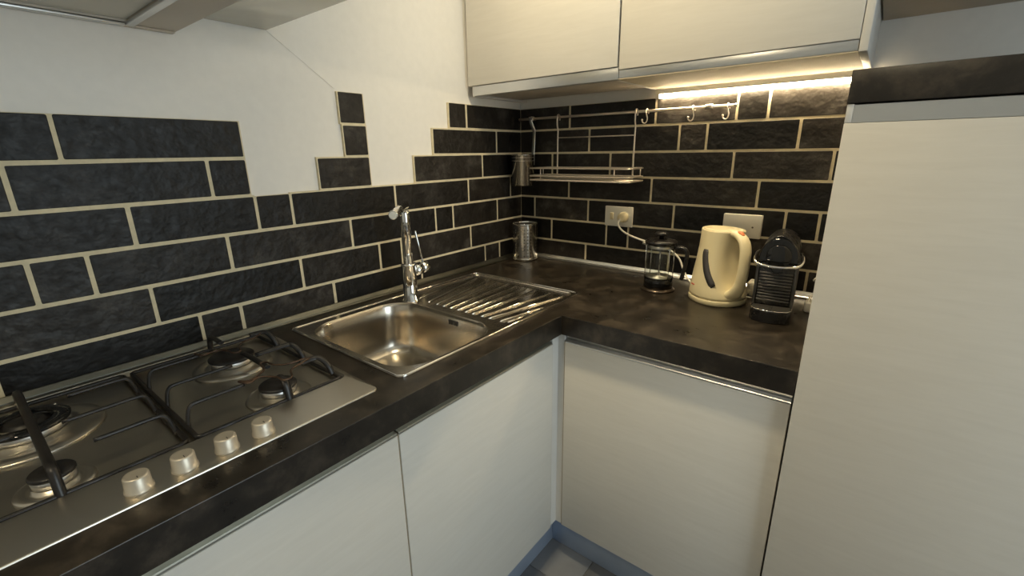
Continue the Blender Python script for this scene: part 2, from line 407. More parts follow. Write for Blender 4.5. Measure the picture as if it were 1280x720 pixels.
# L-shaped filler where the two runs meet
m = MB().prism([(0.556, -0.6135), (0.576, -0.6135), (0.576, -0.581), (0.598, -0.581), (0.598, -0.561), (0.556, -0.561)], 'z', DB, -TH-0.0005, 0.0008)
single('corner_filler', m, 'carcass', 'narrow white corner filler post between the two base cabinet doors', 'filler post', origin=(0.57, -0.58, DB))
# plinths
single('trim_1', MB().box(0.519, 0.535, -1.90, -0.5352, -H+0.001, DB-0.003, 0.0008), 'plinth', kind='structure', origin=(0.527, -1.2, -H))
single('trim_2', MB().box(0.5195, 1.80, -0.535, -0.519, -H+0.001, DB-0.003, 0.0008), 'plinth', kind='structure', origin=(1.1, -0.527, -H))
# worktop (one L-shaped slab with cut-outs for sink and hob)
BOWL = (0.102, 0.524, -1.112, -0.786, 0.085)
SK = (0.068, 0.538, -1.132, -0.388)
HB = (0.036, 0.536, -1.775, -1.184)
outer = [(0.002, -0.002), (0.002, -1.95), (FX, -1.95), (FX, FY), (1.186, FY), (1.186, -0.002)]
holes = [rrect(SK[0]+0.02, SK[1]-0.008, SK[2]+0.008, SK[3]-0.02, 0.02), rrect(HB[0]+0.02, HB[1]-0.03, HB[2]+0.02, HB[3]-0.02, 0.01)]
single('worktop', MB().plate(outer, holes, -TH, 0, 0.0012), 'counter', 'dark brown stone-look laminate corner worktop holding sink and hob', 'worktop', origin=(0.6, -0.6, -TH))
# aluminium upstand strips along both walls
pr = [(0.010, 0.0), (0.024, 0.0), (0.0245, 0.003), (0.021, 0.0055), (0.0205, 0.008), (0.013, 0.0175), (0.0105, 0.0185)]
single('trim_3', MB().prism([(p[0], p[1]+0.0003) for p in pr], 'y', -1.95, -0.0275), 'trimgrey', kind='structure', origin=(0.01, -1, 0))
single('trim_4', MB().prism([(-p[0], p[1]+0.0003) for p in pr], 'x', 0.0105, 1.186), 'alu', kind='structure', origin=(0.6, -0.01, 0))

# ------------------------------------------------------------------ tall unit at the right
t = thing('tall_cabinet', (1.49, -0.3, -H), 'tall whitewashed cabinet with aluminium grip rail and dark slab top', 'cabinet')
part('body', MB().box(1.190, 1.790, -0.580, -0.0112, DB, 0.525), 'carcass', t)
part('door', MB().box(1.1875, 1.790, -0.603, -0.581, DB, 0.494, 0.0012), 'wood', t)
m = MB().prism([(-0.603, 0.4945), (-0.603, 0.5240), (-0.600, 0.5255), (-0.590, 0.5255), (-0.585, 0.5265), (-0.581, 0.5265), (-0.581, 0.4945)], 'x', 1.1985, 1.790)
part('grip_channel', m, 'alu', t)
part('end_cap', MB().box(1.1877, 1.1982, -0.603, -0.581, 0.4945, 0.5255, 0.0006), 'carcass', t)
part('slab_top', MB().box(1.1865, 1.795, -0.605, -0.0112, 0.527, 0.582, 0.0012), 'counter', t, 'dark stone-look slab')
part('kick_body', MB().box(1.195, 1.785, -0.517, -0.02, -H+0.001, DB), 'carcass', t)

# ------------------------------------------------------------------ wall cabinets
CY = -0.340; ZB = 0.650; ZT = 1.36
t = thing('wall_cabinet', (0.31, -0.17, ZB), 'whitewashed wall cabinet in the corner with an open drip base', 'cabinet', 'wall cabinets')
m = MB()
m.box(0.022, 0.038, CY+0.02, -0.001, ZB, ZT); m.box(0.594, 0.610, CY+0.02, -0.001, ZB, ZT)
m.box(0.038, 0.594, CY+0.021, -0.001, ZT-0.016, ZT); m.box(0.038, 0.594, -0.010, -0.001, ZB+0.04, ZT-0.016)
part('body', m, 'carcass', t)
part('door', MB().box(0.020, 0.6075, CY, CY+0.019, 0.684, ZT, 0.0012), 'wood', t)
part('grip_strip', MB().box(0.038, 0.6095, CY+0.004, CY+0.020, ZB, 0.6825, 0.001), 'alu', t, 'pale aluminium strip')
dp = part('drip_tray', MB().box(0.06, 0.594, -0.285, -0.070, ZB+0.004, ZB+0.018, 0.003), 'hood', t)
part('rear_cover', MB().box(0.038, 0.594, CY+0.0205, -0.010, ZB+0.030, ZB+0.036), 'dark', t)
t = thing('wall_cabinet', (0.90, -0.17, ZB), 'whitewashed wall cabinet above the lit light strip', 'cabinet', 'wall cabinets')
part('body', MB().box(0.6115, 1.172, CY+0.020, -0.001, ZB+0.017, ZT), 'carcass', t)
part('side_panel', MB().box(1.1725, 1.1885, CY+0.0, -0.001, ZB, ZT, 0.0008), 'carcass', t)
part('door', MB().box(0.6125, 1.171, CY, CY+0.019, 0.6755, ZT, 0.0012), 'wood', t)
part('grip_strip', MB().box(0.6125, 1.171, CY+0.003, CY+0.0195, ZB+0.0025, 0.6745, 0.0006), 'alu', t, 'aluminium strip')
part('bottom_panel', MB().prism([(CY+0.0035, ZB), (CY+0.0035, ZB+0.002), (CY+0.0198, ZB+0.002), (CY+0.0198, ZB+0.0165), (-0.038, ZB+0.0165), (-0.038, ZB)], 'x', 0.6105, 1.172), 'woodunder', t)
t = thing('wall_cabinet', (1.5, -0.17, 0.768), 'beige wall cabinet hung high above the tall unit', 'cabinet', 'wall cabinets')
part('body', MB().box(1.193, 1.80, CY+0.02, -0.001, 0.768, ZT, 0.001), 'beige', t)
part('door', MB().box(1.193, 1.80, CY, CY+0.019, 0.77, ZT, 0.001), 'wood', t)
# LED strip
t = thing('light_strip', (0.9, -0.02, 0.63), 'lit warm light strip in an aluminium profile under the wall cabinet', 'light strip')
part('profile', MB().prism([(-0.0345, 0.6495), (-0.0345, 0.636), (-0.0325, 0.634), (-0.013, 0.634), (-0.011, 0.6495)], 'x', 0.606, 1.183), 'alu', t)
m = MB(); m.prism([(-0.0305, 0.6338), (-0.0300, 0.626), (-0.0260, 0.6215), (-0.0190, 0.6215), (-0.0150, 0.626), (-0.0145, 0.6338)], 'x', 0.618, 1.180)
part('diffuser', m, 'led', t, 'glowing diffuser')
m = MB(); m.box(0.6035, 0.6175, -0.035, -0.0105, 0.6205, 0.6492, 0.001)
part('end_cap', m, 'plastic', t)

# cooker hood with the cabinet above it
t = thing('wall_cabinet', (0.18, -1.45, 0.75), 'cream wall cabinet above the cooker hood', 'cabinet', 'wall cabinets')
part('body', MB().box(0.002, 0.36, -1.95, -1.040, 0.75, ZT, 0.001), 'glosswhite', t)
part('door', MB().box(0.3605, 0.379, -1.95, -1.040, 0.752, ZT, 0.001), 'wood', t)
t = thing('cooker_hood', (0.2, -1.54, 0.71), 'beige metal cooker hood with mesh grease filter over the hob', 'cooker hood')
m = MB().plate(rrect(0.003, 0.50, -1.84, -1.243, 0.004), [rrect(0.026, 0.46, -1.78, -1.328, 0.004)], 0.7495, 0.71, 0.0)
hb_ = part('hood_body', m, 'hood', t)
part('filter', MB().box(0.027, 0.459, -1.779, -1.3295, 0.716, 0.724), 'filter', t, 'pale mesh grease filter')
part('filter_edge', MB().box(0.016, 0.46, -1.330, -1.316, 0.7065, 0.7128, 0.001), 'alu', t, 'bright metal edge bar')
part('rear_rail', MB().box(0.008, 0.026, -1.80, -1.331, 0.706, 0.7125, 0.001), 'alu', t)
part('hood_lip', MB().box(0.004, 0.02, -1.80, -1.245, 0.7065, 0.7098, 0.001), 'hood', t)
# thin cord on the wall
single('thin_line_cord', MB().tube([(0.0014, -1.040, 0.7495), (0.0014, -0.955, 0.691), (0.0014, -0.8725, 0.632)], 0.0006, 6), 'paint', 'thin pale cord on the wall from cabinet to small tiles', 'cord', origin=(0, -0.95, 0.69))

# ------------------------------------------------------------------ sink
t = thing('sink', (0.3, -0.76, 0), 'stainless steel inset sink with ribbed drainer board', 'sink')
bowl2 = rrect(BOWL[0], BOWL[1], BOWL[2], BOWL[3], BOWL[4], 10)
DR = (0.088, 0.522, -0.752, -0.404, 0.022)
m = MB().plate(rrect(SK[0], SK[1], SK[2], SK[3], 0.02), [bowl2, rrect(*DR)], 0.0005, 0.0032, 0.0006)
part('deck', m, 'steel', t)
m = MB(); m.tube([(p[0], p[1], 0.0036) for p in rrect(SK[0]+0.004, SK[1]-0.004, SK[2]+0.004, SK[3]-0.004, 0.018)], 0.0034, 8, closed=True, flat=(0.7, 1))
part('rim', m, 'chrome', t)
def inset(loop, d, z, c=((BOWL[0]+BOWL[1])/2, (BOWL[2]+BOWL[3])/2)):
    hx, hy = (BOWL[1]-BOWL[0])/2, (BOWL[3]-BOWL[2])/2
    return [(c[0]+(p[0]-c[0])*(hx-d)/hx, c[1]+(p[1]-c[1])*(hy-d)/hy, z) for p in loop]
prof = [(0, 0.0032), (0.003, 0.001), (0.006, -0.006), (0.010, -0.05), (0.014, -0.10), (0.019, -0.130), (0.028, -0.145), (0.042, -0.153), (0.06, -0.157), (0.11, -0.160)]
rg = [inset(bowl2, d, z) for d, z in prof]
m = MB().rings(rg, cap=(False, False))
cc = (0.20, -0.90)
# bottom: fan towards the waste hole in the rear corner
last = rg[-1]
fan = [[(cc[0]+0.043*math.cos(a), cc[1]+0.043*math.sin(a), -0.163) for a in [math.atan2(p[1]-cc[1], p[0]-cc[0]) for p in last]]]
m.rings([last, fan[0]], cap=(False, False))
bo = part('bowl', m, 'bowlsteel', t)
w_ = part('waste', MB().lathe([(0.0435, -0.1625), (0.041, -0.1640), (0.030, -0.1680), (0.012, -0.1665), (0.006, -0.164)], (cc[0], cc[1], 0), 28, cap=(True, True)), 'chrome', t)
m = MB()
for i in range(4): m.box(0.332+i*0.010, 0.338+i*0.010, -0.7955, -0.7935, -0.026, -0.012, 0.0006)
part('overflow', m, 'dark', t, 'dark overflow slots')
dz = -0.0045
dl = rrect(*DR); d2 = rrect(DR[0]+0.006, DR[1]-0.006, DR[2]+0.006, DR[3]-0.006, 0.018)
m = MB().rings([[(p[0], p[1], 0.0030) for p in dl], [(p[0], p[1], dz) for p in d2]], cap=(False, True))
dr = part('drainer', m, 'steel', t)
ribs = [((0.135, -0.745), (0.107, -0.582)), ((0.186, -0.745), (0.112, -0.425)), ((0.224, -0.745), (0.169, -0.421)), ((0.254, -0.745), (0.215, -0.418)), ((0.285, -0.745), (0.261, -0.418)),
        ((0.315, -0.745), (0.305, -0.420)), ((0.347, -0.745), (0.345, -0.425)), ((0.375, -0.745), (0.387, -0.427)), ((0.410, -0.745), (0.446, -0.427)), ((0.439, -0.745), (0.500, -0.425)),
        ((0.481, -0.741), (0.512, -0.560)), ((0.505, -0.735), (0.512, -0.640))]
for a, b in ribs:
    m = MB().tube([(a[0], a[1], dz), (a[0]+(b[0]-a[0])*.05, a[1]+(b[1]-a[1])*.05, dz+0.0022), (b[0]-(b[0]-a[0])*.05, b[1]-(b[1]-a[1])*.05, dz+0.0022), (b[0], b[1], dz)], [0.0022, 0.0038, 0.0038, 0.0022], 8, flat=(0.75, 1))
    part('rib', m, 'chrome', dr)

# ------------------------------------------------------------------ faucet
fx, fy = 0.142, -0.772
t = thing('kitchen_faucet', (fx, fy, 0.003), 'chrome single lever kitchen faucet standing behind the sink bowl', 'faucet')
part('body', MB().lathe([(0.027, 0.0032), (0.027, 0.008), (0.0225, 0.010), (0.0222, 0.118), (0.0245, 0.119), (0.0245, 0.125), (0.019, 0.127)], (fx, fy, 0), 32), 'chrome', t)
part('riser', MB().lathe([(0.0150, 0.120), (0.0148, 0.28), (0.0135, 0.288)], (fx, fy, 0), 28), 'chrome', t)
sd = Vector((0.66, -0.75, -0.03)).normalized(); s0 = Vector((fx, fy, 0.302))
sp = part('spout', MB().tube([s0-sd*0.022, s0-sd*0.021, s0+sd*0.170, s0+sd*0.171], [0.010, 0.0125, 0.0125, 0.0112], 24), 'chrome', t)
part('spout_neck', MB().tube([Vector((fx, fy, 0.284)), s0], 0.0085, 16), 'chrome', t)
part('aerator', MB().tube([s0+sd*0.1712, s0+sd*0.1735], 0.0092, 20), 'plastic', t, 'white aerator face')
lv = Vector((-0.12, 0.985, 0.06)).normalized(); l0 = Vector((fx, fy, 0.094))
m = MB().tube([l0+lv*0.015, l0+lv*0.030, l0+lv*0.0305, l0+lv*0.052], [0.0165, 0.0165, 0.0175, 0.0175], 24)
hd = part('valve_housing', m, 'chrome', t)
m = MB().tube([l0+lv*0.0535, l0+lv*0.080, l0+lv*0.084], [0.0175, 0.0175, 0.014], 24)
cp = part('valve_cap', m, 'chrome', t)
b0 = l0+lv*0.066
part('lever', MB().tube([b0+Vector((0, 0, 0.012)), b0+Vector((-0.002, -0.008, 0.06)), b0+Vector((-0.006, -0.018, 0.118)), b0+Vector((-0.006, -0.018, 0.122))], [0.0035, 0.0032, 0.0042, 0.003], 12), 'chrome', t)

# ------------------------------------------------------------------ hob
hy = -1.479
t = thing('gas_hob', (0.286, hy, 0), 'stainless steel four burner gas hob with silver knobs', 'hob')
m = MB().plate(rrect(HB[0], HB[1], HB[2], HB[3], 0.012), [rrect(0.048, 0.448, -1.757, -1.202, 0.012)], 0.0004, 0.0105, 0.0022)
for v in m.bm.verts:
    if v.co.z > 0.002: v.co.z -= max(0, v.co.x-0.446)*0.085
part('surround', m, 'hobsteel', t)
a_ = rrect(0.048, 0.448, -1.757, -1.202, 0.012); b_ = rrect(0.056, 0.440, -1.749, -1.210, 0.010)
part('well', MB().rings([[(p[0], p[1], 0.0098) for p in a_], [(p[0], p[1], 0.0022) for p in b_]], cap=(False, True), smooth=False), 'hobsteel', t)
def burner(c, r, wok=False):
    x, y = c
    b = part('burner', MB().lathe([(r*1.75, 0.0023), (r*1.70, 0.006), (r*1.45, 0.0085), (r*1.25, 0.007), (r*1.05, 0.0065), (r*0.98, 0.012)], (x, y, 0), 40), 'hobsteel', t)
    part('flame_ring', MB().lathe([(r*0.86, 0.012), (r*0.92, 0.0125), (r*0.98, 0.024), (r*0.95, 0.0245)], (x, y, 0), 40), 'burnalu', b, 'pale aluminium flame ring')
    if wok:
        part('cap', MB().lathe([(r*0.99, 0.0245), (r*1.0, 0.028), (r*0.9, 0.031), (r*0.62, 0.031), (r*0.58, 0.0255)], (x, y, 0), 40, cap=(True, False)), 'gloss', b, 'black outer crown')
        part('inner_cap', MB().lathe([(r*0.57, 0.0250), (r*0.45, 0.026), (r*0.42, 0.031), (r*0.2, 0.032)], (x, y, 0), 32), 'enamel', b)
    else:
        part('cap', MB().lathe([(r*1.0, 0.0245), (r*1.0, 0.0280), (r*0.93, 0.030), (r*0.3, 0.0305)], (x, y, 0), 40), 'enamel', b, 'black burner cap')
    part('igniter', MB().lathe([(0.0028, 0.005), (0.0028, 0.022), (0.0018, 0.025)], (x-r*0.9, y+r*0.75, 0), 10), 'burnalu', b)
burner((0.187, -1.318), 0.045); burner((0.402, -1.318), 0.034)
burner((0.190, -1.642), 0.058, True); burner((0.400, -1.637), 0.026)
ZW = 0.046
def grate(sgn, lab):
    """one cast pan support; sgn = +1 is the half next to the sink, -1 its mirror"""
    Y = lambda y: y if sgn > 0 else 2*hy - y
    g = part('pan_support', MB().tube([(p[0], Y(p[1]), 0.0095) for p in rrect(0.062, 0.4435, -1.472, -1.211, 0.008, 3)], 0.0042, 6, closed=True), 'enamel', t, lab)
    def fin(pts, r=0.0042, flat=None, n=8, mat='enamel', nm='finger'):
        part(nm, MB().tube(spline([(p[0], Y(p[1]), p[2]) for p in pts], 5), r, n, flat=flat), mat, g)
    # long rods bent up from the middle bar
    for x, ye in ((0.285, -1.352), (0.391, -1.372)):
        fin([(x+0.004, -1.470, 0.006), (x+0.001, -1.466, 0.030), (x, -1.460, 0.043), (x, -1.448, ZW), (x, -1.41, ZW), (x, ye, ZW)], 0.0036)
    fin([(0.180, -1.470, 0.006), (0.178, -1.466, 0.030), (0.177, -1.460, 0.043), (0.177, -1.448, ZW), (0.177, -1.41, ZW), (0.177, -1.375, ZW)], 0.0036)
    # arched flat fingers from the side bar
    for x, yi in ((0.145, -1.258), (0.272, -1.300), (0.388, -1.262)):
        fin([(x+0.030, -1.212, 0.008), (x+0.020, -1.216, 0.030), (x+0.006, -1.224, 0.044), (x, -1.236, ZW), (x, yi, ZW)], 0.0060, (0.55, 1.0))
    if sgn < 0: return g, fin
    # fingers from the front and rear bars
    fin([(0.446, -1.318, 0.006), (0.442, -1.318, 0.030), (0.436, -1.318, 0.042), (0.426, -1.317, ZW), (0.410, -1.316, ZW)], 0.0075, (0.55, 1.0))
    fin([(0.062, -1.318, 0.006), (0.066, -1.318, 0.030), (0.074, -1.318, 0.042), (0.088, -1.318, ZW), (0.140, -1.318, ZW)], 0.0065, (0.55, 1.0))
    fin([(0.240, -1.312, ZW), (0.300, -1.311, ZW), (0.352, -1.312, ZW)], 0.0065, (0.55, 1.0))
    return g, fin
g1, fin = grate(1, 'black enamel pan support with burnt wire trivets')
for pts in ([(0.164, -1.379), (0.189, -1.372), (0.187, -1.354), (0.191, -1.338), (0.208, -1.330), (0.230, -1.327), (0.231, -1.313), (0.203, -1.305), (0.182, -1.286), (0.178, -1.262), (0.161, -1.240)],
            [(0.377, -1.376), (0.398, -1.366), (0.391, -1.347), (0.399, -1.334), (0.417, -1.324), (0.440, -1.321), (0.440, -1.306), (0.416, -1.296), (0.404, -1.285), (0.396, -1.263), (0.386, -1.240)],
            [(0.378, -1.374), (0.390, -1.361), (0.377, -1.338), (0.363, -1.323), (0.330, -1.316), (0.335, -1.305), (0.359, -1.301), (0.377, -1.284), (0.382, -1.245)]):
    fin([(x, y, ZW+0.0035) for x, y in pts], 0.0021, None, 6, 'burnwire', 'wire_trivet')
g2, fin2 = grate(-1, 'black enamel pan support over the large burner')
# heavy bar across the wok burner
part('cross_bar', MB().tube(spline([(0.062, -1.637, 0.006), (0.070, -1.637, 0.034), (0.084, -1.637, 0.045), (0.115, -1.637, ZW+0.002), (0.16, -1.637, ZW), (0.224, -1.637, ZW), (0.345, -1.637, ZW), (0.418, -1.637, ZW), (0.436, -1.637, 0.038), (0.446, -1.637, 0.006)], 5), 0.0065, 8, flat=(0.8, 1.0)), 'enamel', g2)
for (kx, ky) in ((0.506, -1.566), (0.506, -1.510), (0.507, -1.452), (0.508, -1.396)):
    k = part('knob', MB().lathe([(0.0178, 0.0035), (0.0178, 0.0080), (0.0164, 0.0088), (0.0156, 0.0265), (0.0146, 0.0282), (0.012, 0.0285)], (kx, ky, 0), 32), 'knob', t, 'silver control knob')
    part('knob_mark', MB().box(kx+0.006, kx+0.012, ky-0.0005, ky+0.0005, 0.0284, 0.0290), 'dark', k)

# ------------------------------------------------------------------ corner: perforated cutlery cup
def perforated(t, c, r, h, z0, cols, rows, holes_in, mat):
    """cylinder wall built of cells; chosen cells carry a real octagonal hole"""
    bm = MB(); b = bm.bm; dz_ = h/rows
    def P(a, z, rr=r): return b.verts.new((c[0]+rr*math.cos(a), c[1]+rr*math.sin(a), z))
    da = 2*math.pi/cols
    for i in range(cols):
        for j in range(rows):
            a0, a1, za, zb = i*da, (i+1)*da, z0+j*dz_, z0+(j+1)*dz_
            if holes_in(i, j):
                am, zm = (a0+a1)/2, (za+zb)/2
                ou = [P(a1, zm), P(a1, zb), P(am, zb), P(a0, zb), P(a0, zm), P(a0, za), P(am, za), P(a1, za)]
                inn = []
                for k in range(8):
                    q = k*math.pi/4; inn.append(P(am+0.42*da*math.cos(q), zm+0.42*da*r*math.sin(q)))
                for k in range(8): f = b.faces.new((ou[k], ou[(k+1) % 8], inn[(k+1) % 8], inn[k])); f.smooth = True
            else:
                f = b.faces.new((P(a0, za), P(a1, za), P(a1, zb), P(a0, zb))); f.smooth = True
    bmesh.ops.remove_doubles(b, verts=b.verts[:], dist=0.00005)
    return bm
cc2 = (0.080, -0.080); cr = 0.054
t = thing('cutlery_cup', (cc2[0], cc2[1], 0), 'perforated stainless steel cutlery cup on the worktop in the corner', 'cutlery cup')
part('perforated_wall', perforated(t, cc2, cr, 0.142, 0.012, 48, 20, lambda i, j: 1 <= j <= 17 and j % 2 == 1 and i % 2 == 0 and (i//2) % 4 != 3, 'steel'), 'steel', t)
part('base', MB().lathe([(cr-0.004, 0.0005), (cr+0.0005, 0.003), (cr+0.0005, 0.012), (cr-0.001, 0.013)], (cc2[0], cc2[1], 0), 44), 'steel', t)
part('rim', MB().lathe([(cr-0.0012, 0.154), (cr+0.001, 0.155), (cr+0.001, 0.160), (cr-0.001, 0.161), (cr-0.003, 0.160), (cr-0.003, 0.154)], (cc2[0], cc2[1], 0), 44, cap=(False, False)), 'chrome', t)

# ------------------------------------------------------------------ rail with rack, hooks, hanging tin
ry, rz = -0.036, 0.583
t = thing('utensil_rail', (0.44, ry, rz), 'thin nickel rail fixed along the tiled wall with two brackets', 'rail')
part('rod', MB().tube([(0.020, ry, rz), (0.862, ry, rz)], 0.0048, 14), 'wire', t)
for x in (0.085, 0.786):
    m = MB().tube([(x, -0.0098, rz), (x, ry-0.002, rz)], 0.006, 14); m.tube([(x-0.011, ry, rz), (x+0.011, ry, rz)], 0.0085, 18)
    part('bracket', m, 'wire', t)
part('end_cap', MB().tube([(0.862, ry, rz), (0.868, ry, rz)], [0.006, 0.005], 14), 'chrome', t)
t = thing('wire_rack', (0.375, -0.1, 0.355), 'nickel wire shelf rack hanging from the wall rail', 'rack')
xa, xb, yb, yf = 0.167, 0.583, -0.040, -0.168; z0, z1 = 0.360, 0.392
for x in (0.216, 0.541):
    pts = spline([(x, ry+0.0085, rz-0.012), (x, ry+0.0085, rz+0.003), (x, ry, rz+0.0085), (x, ry-0.0085, rz+0.002), (x, ry-0.009, rz-0.03), (x, ry-0.003, rz-0.05), (x, yb, rz-0.08), (x, yb, 0.45), (x, yb, z0-0.010)], 5)
    part('hanger', MB().tube(pts, 0.0030, 8), 'wire', t)
part('cross_rod', MB().tube([(0.216, yb, 0.505), (0.541, yb, 0.505)], 0.0022, 8), 'wire', t)
for z in (z0-0.012, z0+0.003, z1):
    part('frame_ring', MB().tube([(p[0], p[1], z) for p in rrect(xa, xb, yf, yb, 0.012, 4)], 0.0026 if z == z1 else 0.0032, 8, closed=True), 'wire', t)
for i in range(9):
    yy = yf + 0.012 + i*(yb-yf-0.024)/8
    part('shelf_wire', MB().tube([(xa, yy, z0-0.012), (xb, yy, z0-0.012)], 0.0017, 6), 'wire', t)
for x in (0.20, 0.375, 0.55):
    part('shelf_wire', MB().tube([(x, yf+0.002, z0-0.0145), (x, yb-0.002, z0-0.0145)], 0.002, 6), 'wire', t)
for x in (0.222, 0.53): part('post', MB().tube([(x, yf, z0-0.012), (x, yf, z1)], 0.002, 6), 'wire', t)
part('post', MB().tube([(xa, yb-0.03, z0), (xa, yb-0.03, z1)], 0.002, 6), 'wire', t)
part('post', MB().tube([(xb, yb-0.03, z0), (xb, yb-0.03, z1)], 0.002, 6), 'wire', t)
for i, x in enumerate((0.579, 0.736, 0.843)):
    pts = spline([(x+0.004, ry+0.006, rz-0.008), (x+0.001, ry+0.0075, rz), (x, ry, rz+0.0075), (x-0.001, ry-0.0075, rz), (x+0.002, ry-0.007, rz-0.012), (x+0.005, ry-0.006, rz-0.025), (x+0.003, ry-0.008, rz-0.036), (x-0.002, ry-0.012, rz-0.040), (x-0.008, ry-0.016, rz-0.036), (x-0.009, ry-0.017, rz-0.030)], 5)
    m = MB().tube(pts, 0.0021, 8); m.lathe([(0.0005, -0.0035), (0.003, -0.002), (0.0035, 0), (0.003, 0.002), (0.0005, 0.0035)], (x-0.009, ry-0.017, rz-0.029), 10)
    single('s_hook', m, 'wire', ['small brass-toned hook on the rail beside the wire rack', 'small brass-toned hook on the rail, beside the end bracket toward the rack', 'small brass-toned hook at the free end of the rail'][i], 'hook', 'hooks on the rail', origin=(x, ry, rz))
tc = (0.074, -0.084); tr = 0.046
t = thing('hanging_tin', (tc[0], tc[1], 0.318), 'brushed steel tin hanging from the rail by a strap', 'tin')
part('cup', MB().lathe([(tr-0.003, 0.318), (tr, 0.321), (tr, 0.438), (tr+0.0012, 0.439), (tr+0.0012, 0.443), (tr-0.0015, 0.443), (tr-0.0015, 0.330), (tr-0.004, 0.322)], (tc[0], tc[1], 0), 40), 'steel', t)
for z in (0.418, 0.431): part('ring_groove', MB().lathe([(tr-0.0005, z-0.0008), (tr+0.0007, z), (tr-0.0005, z+0.0008)], (tc[0], tc[1], 0), 40, cap=(False, False)), 'wire', t)
sx = 0.098
pts = [(sx-0.012, ry+0.010, rz-0.006), (sx-0.012, ry+0.009, rz+0.004), (sx-0.010, ry, rz+0.0085), (sx-0.010, ry-0.0095, rz+0.002), (sx-0.010, ry-0.010, rz-0.012), (sx-0.002, ry+0.004, rz-0.048), (sx, ry-0.001, rz-0.055), (sx, ry-0.004, rz-0.10), (sx, -0.0445, 0.440), (sx, -0.0445, 0.40)]
m = MB().tube(pts, 0.0075, 8, flat=(1.0, 0.13), refup=(1, 0, 0))
part('strap', m, 'alu', t)

# ------------------------------------------------------------------ sockets
t = thing('power_socket', (0.483, -0.01, 0.209), 'white wall socket with a rocker switch and a plug in it', 'socket')
part('plate', MB().box(0.427, 0.541, -0.0185, -0.0098, 0.171, 0.247, 0.002), 'plastic', t)
part('rocker', MB().box(0.450, 0.464, -0.0225, -0.0183, 0.196, 0.223, 0.0012), 'cream', t, 'cream rocker switch')
part('socket_face', MB().lathe([(0.021, 0), (0.021, -0.002), (0.019, -0.0025)], (0.508, -0.0183, 0.209), 28, axis='y'), 'plastic', t)
pl = thing('plug', (0.508, -0.022, 0.209), 'cream mains plug with white cable in the wall socket', 'plug')
part('plug_body', MB().lathe([(0.019, -0.0210), (0.020, -0.030), (0.0165, -0.046), (0.010, -0.048)], (0.508, 0, 0.209), 28, axis='y'), 'cream', pl)
pts = spline([(0.504, -0.046, 0.203), (0.502, -0.058, 0.188), (0.520, -0.062, 0.166), (0.550, -0.060, 0.150), (0.600, -0.060, 0.136), (0.650, -0.060, 0.127), (0.705, -0.060, 0.112), (0.742, -0.060, 0.085), (0.762, -0.066, 0.050), (0.785, -0.080, 0.022), (0.812, -0.095, 0.007), (0.836, -0.110, 0.0045)], 6)
part('cable', MB().tube(pts, 0.0035, 8), 'cord', pl)
t = thing('blank_plate', (0.923, -0.01, 0.21), 'cream surface-mounted switch box above the kettle, with a small screw', 'switch box')
part('box', MB().box(0.866, 0.981, -0.030, -0.0098, 0.173, 0.248, 0.0015), 'plastic', t)
part('screw', MB().lathe([(0.003, -0.0298), (0.003, -0.0308)], (0.957, 0, 0.209), 12, axis='y'), 'brassrim', t)

# ------------------------------------------------------------------ french press
px_, py_ = 0.722, -0.192
t = thing('french_press', (px_, py_, 0), 'glass french press coffee maker with black lid and handle', 'french press')
c = (px_, py_, 0)
part('foot_ring', MB().lathe([(0.054, 0.0003), (0.056, 0.003), (0.052, 0.008), (0.046, 0.011)], c, 40), 'brassrim', t, 'bronze-toned foot ring')
part('base_cup', MB().lathe([(0.047, 0.0105), (0.0465, 0.040), (0.0450, 0.0415), (0.0445, 0.0405), (0.0440, 0.014)], c, 40, cap=(True, True)), 'gloss', t, 'black base cup')
part('glass_beaker', MB().lathe([(0.0425, 0.0425), (0.0425, 0.158)], c, 48, cap=(False, False)), 'glass', t)
part('collar', MB().lathe([(0.0412, 0.144), (0.0412, 0.158), (0.0405, 0.158), (0.0405, 0.144)], c, 40, cap=(False, False)), 'mesh', t)
for a in (150, 210, 330, 30):
    x, y = px_+0.0452*math.cos(R(a)), py_+0.0452*math.sin(R(a))
    part('frame_strip', MB().tube([(x, y, 0.040), (x, y, 0.160)], 0.0016, 6), 'chrome', t)
part('plunger_rod', MB().lathe([(0.0024, 0.050), (0.0024, 0.162)], c, 10), 'chrome', t)
part('plunger_disc', MB().lathe([(0.0408, 0.043), (0.0412, 0.046), (0.0405, 0.049), (0.006, 0.051), (0.004, 0.058)], c, 40), 'mesh', t)
ld = part('lid', MB().lathe([(0.047, 0.157), (0.0505, 0.159), (0.0505, 0.166), (0.047, 0.169), (0.030, 0.172), (0.008, 0.173)], c, 40), 'black', t)
part('knob', MB().lathe([(0.009, 0.172), (0.008, 0.182), (0.019, 0.185), (0.022, 0.190), (0.018, 0.195), (0.006, 0.197)], c, 28), 'black', ld)
hd_ = Vector((0.93, 0.05, 0)).normalized()
hp = [(0.045, 0.146), (0.062, 0.150), (0.078, 0.147), (0.086, 0.132), (0.085, 0.105), (0.080, 0.075), (0.076, 0.052), (0.074, 0.046)]
part('handle', MB().tube(spline([c[0:2] and (px_+hd_.x*a, py_+hd_.y*a, z) for a, z in hp], 5), 0.0078, 12, flat=(0.8, 1.1)), 'black', t)
part('spout_lip', MB().tube([(px_-0.040, py_-0.012, 0.154), (px_-0.056, py_-0.018, 0.157)], [0.006, 0.004], 10), 'mesh', t)

